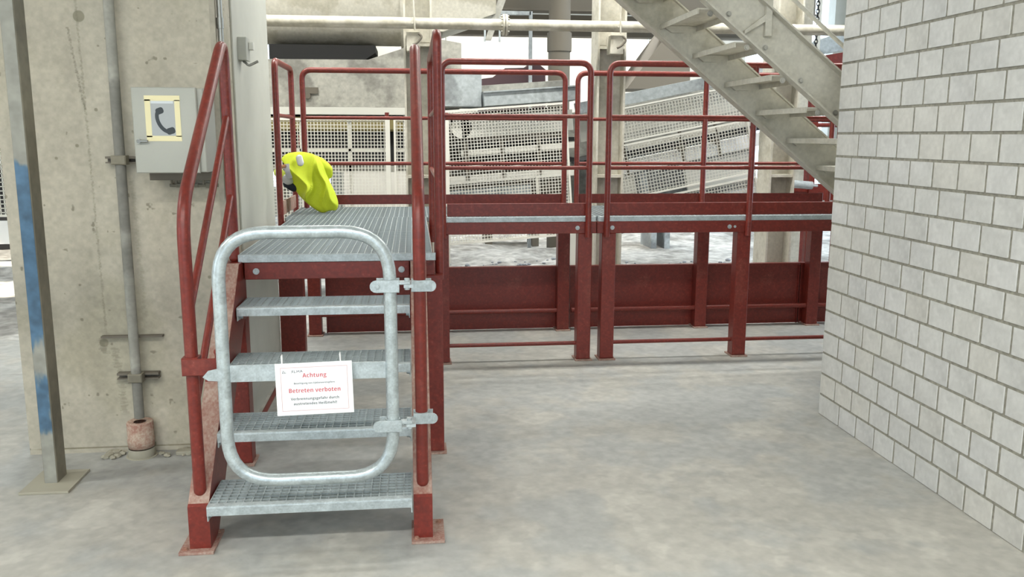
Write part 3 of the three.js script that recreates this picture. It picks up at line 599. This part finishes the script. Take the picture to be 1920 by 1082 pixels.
{
  const p = thing('cream_pipe', 'long horizontal cream pipe with a flange joint across the steel columns', 'pipe', [0, 0, -7.45]);
  const yA = 2.515, sl = 0.004;
  part('pipe', cyl([-3, yA, 0], [6, yA + 9 * sl * 0.1, 0], 0.046, 20), M.cream, p);
  const fl = part('flange_pair', [cyl([0.768, yA, 0], [0.785, yA, 0], 0.088, 20), cyl([0.79, yA, 0], [0.807, yA, 0], 0.088, 20)], M.cream, p);
  each('flange_bolt', Array.from({ length: 8 }, (_, i) => { const a = i / 8 * 6.283 + 0.2; return cyl([0.752, yA + 0.07 * Math.cos(a), 0.07 * Math.sin(a)], [0.823, yA + 0.07 * Math.cos(a), 0.07 * Math.sin(a)], 0.008, 6); }), M.steel, fl);
  for (const [x, y] of [[0.02, yA], [1.745, yA]]) {
    const h = part('hanger', [bent([[x, y + 0.45, 0.05], [x + 0.02, y - 0.06, 0.055]], 0.007, 0.01, 8), cyl([x, y, -0.055], [x, y, 0.055], 0.012, 8)], M.cream, p);
    part('hook', [bent([[x + 0.05, y - 0.08, 0.02], [x + 0.08, y - 0.11, 0.02], [x + 0.035, y - 0.16, 0.02], [x + 0.0, y - 0.175, 0.02]], 0.010, 0.02, 8)], M.brown, h);
    part('plate', B(x - 0.05, x + 0.06, y - 0.22, y - 0.07, -0.15, -0.0), M.cream, h);
  }
}

// ---------------------------------------------------------------- machinery behind
function meshPanel(parent, w, h, pitch, frame, wire = 0.0031) {          // in its own x-y plane, from (0, 0)
  const f = part('panel_frame', [B(0, w, 0, frame, -0.015, 0.015), B(0, w, h - frame, h, -0.015, 0.015), B(0, frame, frame, h - frame, -0.015, 0.015), B(w - frame, w, frame, h - frame, -0.015, 0.015)], M.wire, parent);
  const g = [], nx = Math.round(w / pitch), ny = Math.round(h / pitch);
  for (let i = 1; i < nx; i++) g.push(B(i * w / nx - wire, i * w / nx + wire, frame, h - frame, -wire, wire));
  for (let i = 1; i < ny; i++) g.push(B(frame, w - frame, i * h / ny - wire, i * h / ny + wire, -wire, wire));
  stuff(part('wire_mesh', g, M.wire, f));
  return f;
}
{
  // left guard fence
  for (const [x, w, label] of [[-2.05, 1.82, 'pale wire mesh guard behind the yellow jacket and the landing'], [-0.17, 0.5, 'narrow wire mesh guard beside the left steel column']]) {
    const f = thing('mesh_guard', label, 'fence', [x, 0.33, -8.4]); meshPanel(f, w, 1.43, 0.031, 0.02);
    part('rail', B(0, w, 1.115, 1.145, -0.05, -0.02), M.wire, f); part('rail', B(0, w, 0.93, 0.99, -0.05, -0.02), M.steel, f);
    if (w > 1) for (const px of [1.0, 1.45]) part('upright', B(px, px + 0.035, 0, 1.43, -0.05, -0.02), M.wire, f);
    part('post', B(w - 0.02, w + 0.025, -0.33, 1.44, -0.03, 0.02), M.wire, f);
    part('post_cap', [cyl([w, 1.44, 0], [w, 1.485, 0], 0.02, 8)], M.red, f);
  }
  const dr = thing('drive_machine', 'dark dusty machine housing behind the left wire mesh guard', 'machine', [-1.1, 0, -9.2]);
  part('housing', [CB(-1.2, 1.02, 1.30, 1.80, -0.5, 0.3, 0.02)], M.dark, dr);
  part('dust_cover', [CB(-1.2, 1.02, 1.64, 1.78, 0.3, 0.42, 0.02)], M.yellow, dr);
  part('frame', [B(-1.2, 1.02, 1.24, 1.30, 0.0, 0.4)], M.steel, dr); each('leg', [-1.1, -0.2].map((x) => B(x - 0.04, x + 0.04, -0.05, 1.3, 0.1, 0.18)), M.steel, dr);
  part('red_tag', CB(0.0, 0.03, 1.5, 1.6, 0.43, 0.45), M.red, dr);

  const v = thing('casing', 'grey dusty sheet-metal casing above the left wire mesh guard', 'machine', [0, 0, -8.8]);
  part('shell', prism([[-2.3, 1.875], [0.50, 1.875], [0.50, 2.50], [0.12, 2.56], [-0.09, 2.435], [-0.41, 2.33], [-2.3, 2.32]], -1.2, 0, 'z'), M.steel, v);
  part('flange', CB(-2.3, 0.28, 1.80, 1.872, -1.2, 0.04), M.pale, v);
  part('end_box', CB(0.30, 0.695, 1.885, 2.2, -0.6, 0.06), M.blueGrey, v);
  part('dark_box', prism([[-1.36, 2.33], [-0.45, 2.33], [-0.34, 2.40], [-0.34, 2.47], [-1.36, 2.47]], -0.7, -0.05, 'z'), M.rubber, v);  // black box filling the gap between casing and duct
  part('port', [cyl([-1.0, 1.98, 0], [-1.0, 1.98, 0.03], 0.03, 10), B(-1.06, -0.9, 2.0, 2.06, 0, 0.02)], M.brown, v);

  const d = thing('duct', 'large round cream duct along the top left behind the pipe', 'duct', [0, 2.87, -9.2]);
  part('shell', cyl([-4, 0, 0], [-0.09, 0, 0], 0.372, 40), M.cream, d);
  part('end_flange', cyl([-0.09, 0, 0], [-0.06, 0, 0], 0.41, 40), M.cream, d);
  const ch = thing('chute', 'pale tapering sheet-metal chute beside the end of the duct', 'chute', [0.45, 2.95, -9.2]);
  part('cone', prism([[-0.45, -0.35], [-0.12, -0.33], [0.40, -0.15], [0.42, 0.4], [-0.45, 0.4]], -0.4, 0.3, 'z'), M.cream, ch);
  part('diagonal_strut', prism([[0.30, -0.40], [0.36, -0.40], [0.66, 0.4], [0.56, 0.4]], 0.2, 0.26, 'z'), M.steel, ch);

  // conveyor, left part (gentle slope)
  const a = Math.atan(0.075), cv1 = thing('conveyor', 'pale inclined conveyor with wire mesh guards between the two steel columns', 'conveyor', [0.34, 0.52, -8.6]);
  const rot = (m, x = 0, y = 0, z = 0) => { m.position.set(x, y, z); m.rotation.z = a; return m; };
  const rp = (name, geos, mat, parent = cv1) => rot(part(name, geos, mat, parent));
  const mp = meshPanel(cv1, 1.28, 1.32, 0.031, 0.02); mp.rotation.z = a;
  rp('guard_post', B(0.93, 0.96, 0.2, 0.62, -0.04, -0.016), M.wire);
  rp('top_beam', [CB(0.47, 1.42, 1.335, 1.46, -0.5, 0.0), B(0.47, 1.42, 1.461, 1.475, -0.5, 0.03)], M.blueGrey);
  rp('deck_plate', [CB(0.5, 1.42, 1.46, 1.56, -1.0, -0.55)], M.steel);
  const ep = part('skirt_plate', [CB(0.25, 1.4, 1.04, 1.25, -0.35, -0.33), cyl([0.25, 1.145, -0.35], [0.25, 1.145, -0.33], 0.105, 20)], M.pale, cv1); ep.rotation.z = a;
  rp('belt', B(0.0, 1.4, 0.93, 0.97, -1.0, -0.3), M.rubber); rp('belt', B(0.0, 1.4, 0.72, 0.76, -1.0, -0.3), M.rubber);
  rp('side_channel', CB(0.22, 1.4, 0.86, 0.92, -0.32, -0.25), M.wire); rp('side_channel', CB(-0.05, 1.4, 0.58, 0.66, -0.32, -0.25), M.wire);
  for (const x of [0.25, 0.62, 1.0]) rp('roller_bracket', [B(x, x + 0.04, 0.62, 1.0, -0.3, -0.24), cyl([x + 0.02, 0.95, -0.95], [x + 0.02, 0.95, -0.3], 0.045, 12)], M.brown);
  rp('side_sheet', [B(0.05, 0.92, 0.16, 0.52, -0.32, -0.3)], M.blueGrey);
  rp('back_sheet', [B(-0.2, 1.4, 0.1, 1.3, -1.05, -1.02)], M.brown);
  rp('foot', B(1.30, 1.38, -0.68, 0.2, -0.5, -0.42), M.wire);
  const fw = thing('concrete_block', 'small concrete foot block on the dusty ground under the conveyor', 'block', [2.4, 0.06, -12.0]);
  part('block', CB(-0.25, 0.25, -0.1, 0.2, -0.2, 0.2, 0.01), M.steel, fw); part('bracket', CB(-0.36, -0.2, 0.0, 0.2, 0.2, 0.26, 0.01), M.white, fw);

  // conveyor, right part (steeper)
  const b = Math.atan(0.20), cv2 = thing('conveyor', 'steeper conveyor with large wire mesh guards between the right columns', 'conveyor', [1.98, 0.77, -9.1]);
  const r2 = (name, geos, mat) => { const m = part(name, geos, mat, cv2); m.rotation.z = b; return m; };
  for (const [x, y, w, h] of [[0.1, 0.70, 1.8, 0.36], [0.0, 0.1, 1.78, 0.58], [0.0, -0.2, 1.78, 0.26]]) { const g = new THREE.Group(); const m = meshPanel(cv2, w, h, 0.034, 0.018); m.position.set(x * Math.cos(b) - y * Math.sin(b), x * Math.sin(b) + y * Math.cos(b), 0); m.rotation.z = b; }
  r2('top_beam', [CB(0.0, 2.2, 1.08, 1.20, -0.3, -0.02)], M.blueGrey);
  r2('upper_plate', [CB(0.0, 2.2, 0.78, 1.06, -0.3, -0.26)], M.pale);
  r2('idler_rail', [CB(0.45, 2.2, 0.60, 0.66, -0.2, -0.1)], M.wire);
  r2('side_plate', [CB(0.0, 2.0, 0.36, 0.50, -0.26, -0.2)], M.white);
  r2('lower_plate', CB(0.0, 0.52, 0.0, 0.34, -0.3, -0.27), M.pale); r2('upright', CB(0.56, 0.64, -0.1, 0.36, -0.28, -0.24), M.blueGrey); r2('lower_plate', CB(1.1, 1.9, -0.0, 0.3, -0.34, -0.3), M.pale);
  r2('bottom_rail', [CB(0.2, 2.0, -0.12, -0.06, -0.1, -0.04)], M.white);
  r2('belt', B(0, 2.2, 0.52, 0.58, -1.1, -0.3), M.rubber); r2('belt', B(0, 2.2, -0.3, -0.26, -1.1, -0.3), M.rubber);
  r2('back_sheet', [B(-0.1, 2.2, -0.4, 1.1, -1.15, -1.1)], M.steel);
  for (const x of [0.42, 1.05, 1.45]) r2('idler_bracket', [bent([[x, 0.34, -0.1], [x, 0.70, -0.12]], 0.02, 0.02, 8), cyl([x, 0.5, -0.3], [x, 0.5, -0.1], 0.03, 10)], M.brown);

  // far building pieces
  const rc = thing('round_column', 'thick round grey column far behind the conveyor', 'column', [2.05, 0, -12.2]);
  part('shaft', cyl([0, 0, 0], [0, H, 0], 0.15, 24), M.brown, rc); part('collar', cyl([0, 2.75, 0], [0, 3.0, 0], 0.17, 24), M.brown, rc);
  const bl = thing('blue_post', 'thin pale blue upright beside the round grey column', 'post', [1.62, 0, -12.0]);
  part('post', CB(-0.022, 0.022, 0, 3.25, -0.03, 0.03), M.blueGrey, bl); part('arm', [CB(-0.9, 0.0, 3.2, 3.25, -0.03, 0.03), ...[-0.62, -0.42].map((x) => B(x - 0.012, x + 0.012, 2.85, 3.22, -0.02, 0.02))], M.blueGrey, bl);
  const gi = thing('roof_girder', 'dark steel girder across the top behind the pipe', 'girder', [0, 3.5, -12.8]);
  part('beam', [B(-4, 6, -0.12, 0.5, -0.02, 0.02), B(-4, 6, -0.14, -0.12, -0.15, 0.15)], M.brown, gi);
  const gb = thing('roof_girder', 'lower dark girder behind the blue upright', 'girder', [0, 3.2, -13.4]);
  part('beam', [B(-1.5, 6, -0.10, 0.20, -0.02, 0.02), B(-1.5, 6, -0.12, -0.10, -0.12, 0.12)], M.brown, gb);
  const sc = thing('partition', 'bright white partition sheets far behind the conveyor', 'partition', [0, 0, -15.5]);
  for (const [x0, x1] of [[-1.2, 0.6], [0.62, 2.4], [2.42, 4.2], [4.22, 6]]) part('sheet', CB(x0, x1, 0, 3.4, -0.03, 0.03), M.partition, sc);
  const mm = thing('crusher', 'dark reddish machine block behind the left conveyor', 'machine', [1.46, 0, -13.0]);
  part('body', prism([[-0.48, 0.6], [0.48, 0.6], [0.46, 2.54], [0.30, 2.66], [0.17, 2.56], [-0.12, 2.55], [-0.30, 2.42], [-0.45, 2.40]], -0.4, 0.4, 'z'), std({ color: 0x564246, roughness: 0.8 }), mm);
  each('leg', [B(-0.4, -0.3, -0.1, 0.6, -0.3, 0.3), B(0.3, 0.4, -0.1, 0.6, -0.3, 0.3)], M.brown, mm);
  const ts = thing('hopper', 'sloping grey hopper behind the right steel column', 'hopper', [3.17, 0, -12.6]);
  part('cone', prism([[-0.15, 2.26], [0.77, 2.26], [0.72, 3.13], [0.50, 3.13]], -0.5, 0.4, 'z'), M.brown, ts); each('leg', [B(0.3, 0.38, -0.1, 2.26, -0.3, 0.3), B(0.5, 0.58, -0.1, 2.26, -0.3, 0.3)], M.blueGrey, ts);
  const rf = thing('far_railing', 'red guard rail at the far right beyond the cream staircase', 'railing', [3.55, 0, -8.6]);
  for (const x of [0.15, 0.55, 0.85, 1.15]) part('post', B(x - 0.03, x + 0.03, 0, 2.25, -0.03, 0.03), M.red, rf);
  for (const y of [1.3, 1.72, 2.2]) part('rail', cyl([0, y, 0], [1.6, y, 0], 0.022, 10), M.red, rf);
  part('toe_plate', B(0, 1.6, 0.95, 1.12, -0.01, 0.01), M.red, rf);
  part('roller', [cyl([0.14, 1.14, 0.1], [0.52, 1.11, 0.1], 0.04, 16), cyl([0.08, 1.145, 0.1], [0.58, 1.105, 0.1], 0.012, 10)], M.blueGrey, rf);
  const pu = thing('pale_upright', 'pale steel upright with a dark chain seen above the cream staircase', 'upright', [4.54, 0, -9.9]);
  part('channel', [CB(-0.07, 0.09, 0, 4.5, -0.06, 0.0), B(-0.075, -0.065, 0, 4.5, 0, 0.06)], M.cream, pu); part('bar', B(0.145, 0.18, 0, 4.5, -0.02, 0.02), M.pale, pu);
  part('chain', Array.from({ length: 34 }, (_, i) => new THREE.TorusGeometry(0.026, 0.008, 5, 8).scale(0.7, 1, 1).rotateY(i % 2 ? 1.2 : -0.3).translate(0.115, 2.6 + i * 0.042, 0.05)), M.dark, pu);
  part('lid', [cyl([-0.21, 2.88, 0.04], [-0.21, 2.88, 0.08], 0.085, 20), cyl([-0.21, 2.88, -0.02], [-0.21, 2.88, 0.04], 0.06, 16), cyl([-0.21, 2.88, 0.0], [-0.05, 2.88, -0.03], 0.03, 10)], M.white, pu);
  const sd = thing('side_deck', 'pale blue sheet on a red plate beyond the head of the cream staircase', 'platform', [4.66, 2.52, -10.3]);
  part('sheet', prism([[-0.1, 0.0], [0.6, 0.12], [0.6, 0.36], [-0.1, 0.1]], -0.3, 0, 'z'), M.blueGrey, sd); part('red_plate', prism([[-0.1, -0.4], [0.6, -0.4], [0.6, 0.10], [-0.1, -0.02]], -0.3, 0.02, 'z'), M.red, sd);
  part('leg', B(0.2, 0.28, -2.57, -0.4, -0.2, -0.1), M.red, sd);
  // left edge, seen past the post
  const lf = thing('mesh_guard', 'wire mesh guard far off at the left edge behind the steel post', 'fence', [-6.2, 0.55, -11.8]); meshPanel(lf, 2.4, 1.5, 0.055, 0.03, 0.006);
  part('base_sheet', B(0, 2.4, -0.35, -0.05, -0.02, 0.02), M.white, lf); part('brace', prism([[1.2, 0.45], [1.5, 0.05], [1.5, -0.05], [1.2, 0.30]].map(([x, y]) => [x + 0.2, y]), 0.03, 0.08, 'z'), M.wire, lf);
  each('leg', [B(0.05, 0.11, -0.6, 0, -0.03, 0.03), B(2.29, 2.35, -0.6, 0, -0.03, 0.03)], M.wire, lf);
  const ly = thing('screen_machine', 'yellowish machine far off behind the left wire mesh', 'machine', [-5.6, 0, -13.2]);
  part('body', CB(-1, 1.2, 1.2, 2.4, -0.4, 0.4, 0.02), M.yellow, ly); part('base', CB(-1, 1.2, -0.1, 1.2, -0.3, 0.3, 0.02), M.dark, ly);
}

// ---------------------------------------------------------------- loose stones on the dusty ground
{
  const g = []; for (let i = 0; i < 260; i++) { const s = rr(0.008, 0.026) * (rnd() < 0.1 ? 1.8 : 1); const x = rr(-1, 4.2), z = rr(-10.95, -9.75); g.push(new THREE.DodecahedronGeometry(s, 0).scale(rr(0.8, 1.4), 0.6, 1).rotateY(rr(0, 6)).translate(x, groundY(x, z) + s * 0.35, z)); }
  stuff(tag(part('gravel', g, std({ color: 0x9a9da2, roughness: 0.95 })), 'dark stones and crumbs scattered on the dusty ground under the conveyor', 'gravel'));
}

// ---------------------------------------------------------------- ceiling lamps, some added as fill, and an added shadow-casting pipe, outside the frame
{
  const proto = thing('batten_lamp', 'fluorescent batten lamp under the ceiling in front of the stair', 'lamp', [0, 4.4, 0], 'ceiling lamps');
  const L = 1.9;
  part('housing', CB(-L / 2, L / 2, 0.02, 0.10, -0.19, 0.19, 0.004), M.white, proto); part('tube', CB(-L / 2 + 0.03, L / 2 - 0.03, -0.02, 0.02, -0.16, 0.16, 0.01), M.lamp, proto); part('rod', [cyl([-0.7, 0.1, 0], [-0.7, H - 4.405, 0], 0.008, 6), cyl([0.7, 0.1, 0], [0.7, H - 4.405, 0], 0.008, 6)], M.chrome, proto);
  const spots = [[-3.6, 0.8, 'left lamp of the front row of three'], [-1.4, 0.8, 'middle lamp of the front row of three'], [0.8, 0.8, 'right lamp of the front row of three'], [-3.6, 4.2, 'left of the two lamps near the front windows'], [0.8, 4.2, 'right of the two lamps near the front windows'], [-1.6, -6.6, 'lamp above the left end of the walkway'], [1.2, -6.6, 'lamp above the middle of the walkway'], [4.0, -6.6, 'lamp above the right end of the walkway'], [-0.5, -10.6, 'lamp above the left conveyor'], [3.6, -10.6, 'lamp above the right conveyor'], [-5.6, -3.2, 'lamp added to brighten the bare floor left of the concrete column'], [0.5, -14.2, 'lamp added to brighten the left partition sheets'], [3.2, -14.2, 'lamp added to brighten the right partition sheets']];  // the last ones are fill, added to brighten left floor and partition
  spots.forEach(([x, z, where], i) => {
    const o = i ? proto.clone() : proto; if (i) { o.name = numbered('batten_lamp'); scene.add(o); } o.userData = { label: 'fluorescent ceiling ' + where, category: 'lamp', group: 'ceiling lamps' };
    o.position.set(x, 4.4, z);
    const l = new THREE.RectAreaLight(LAMP_COLOR, LAMP, L - 0.06, 0.32); l.position.set(x, 4.4 - 0.025, z); l.rotation.x = -Math.PI / 2; scene.add(l);
  });
  const op = thing('added_shadow_pipe', 'unseen pipe added under the ceiling to throw a soft shadow on the floor at left', 'pipe', [0, 3.0, -1.2]);  // out of view, put in only to shade a band of floor
  part('pipe', cyl([-7, 0, 0], [-0.95, 0, 0], 0.06, 16), M.cream, op); part('elbow', cyl([-0.95, 0, 0], [-0.95, H - 3.002, 0], 0.06, 16), M.cream, op);
}

renderer.render(scene, camera);
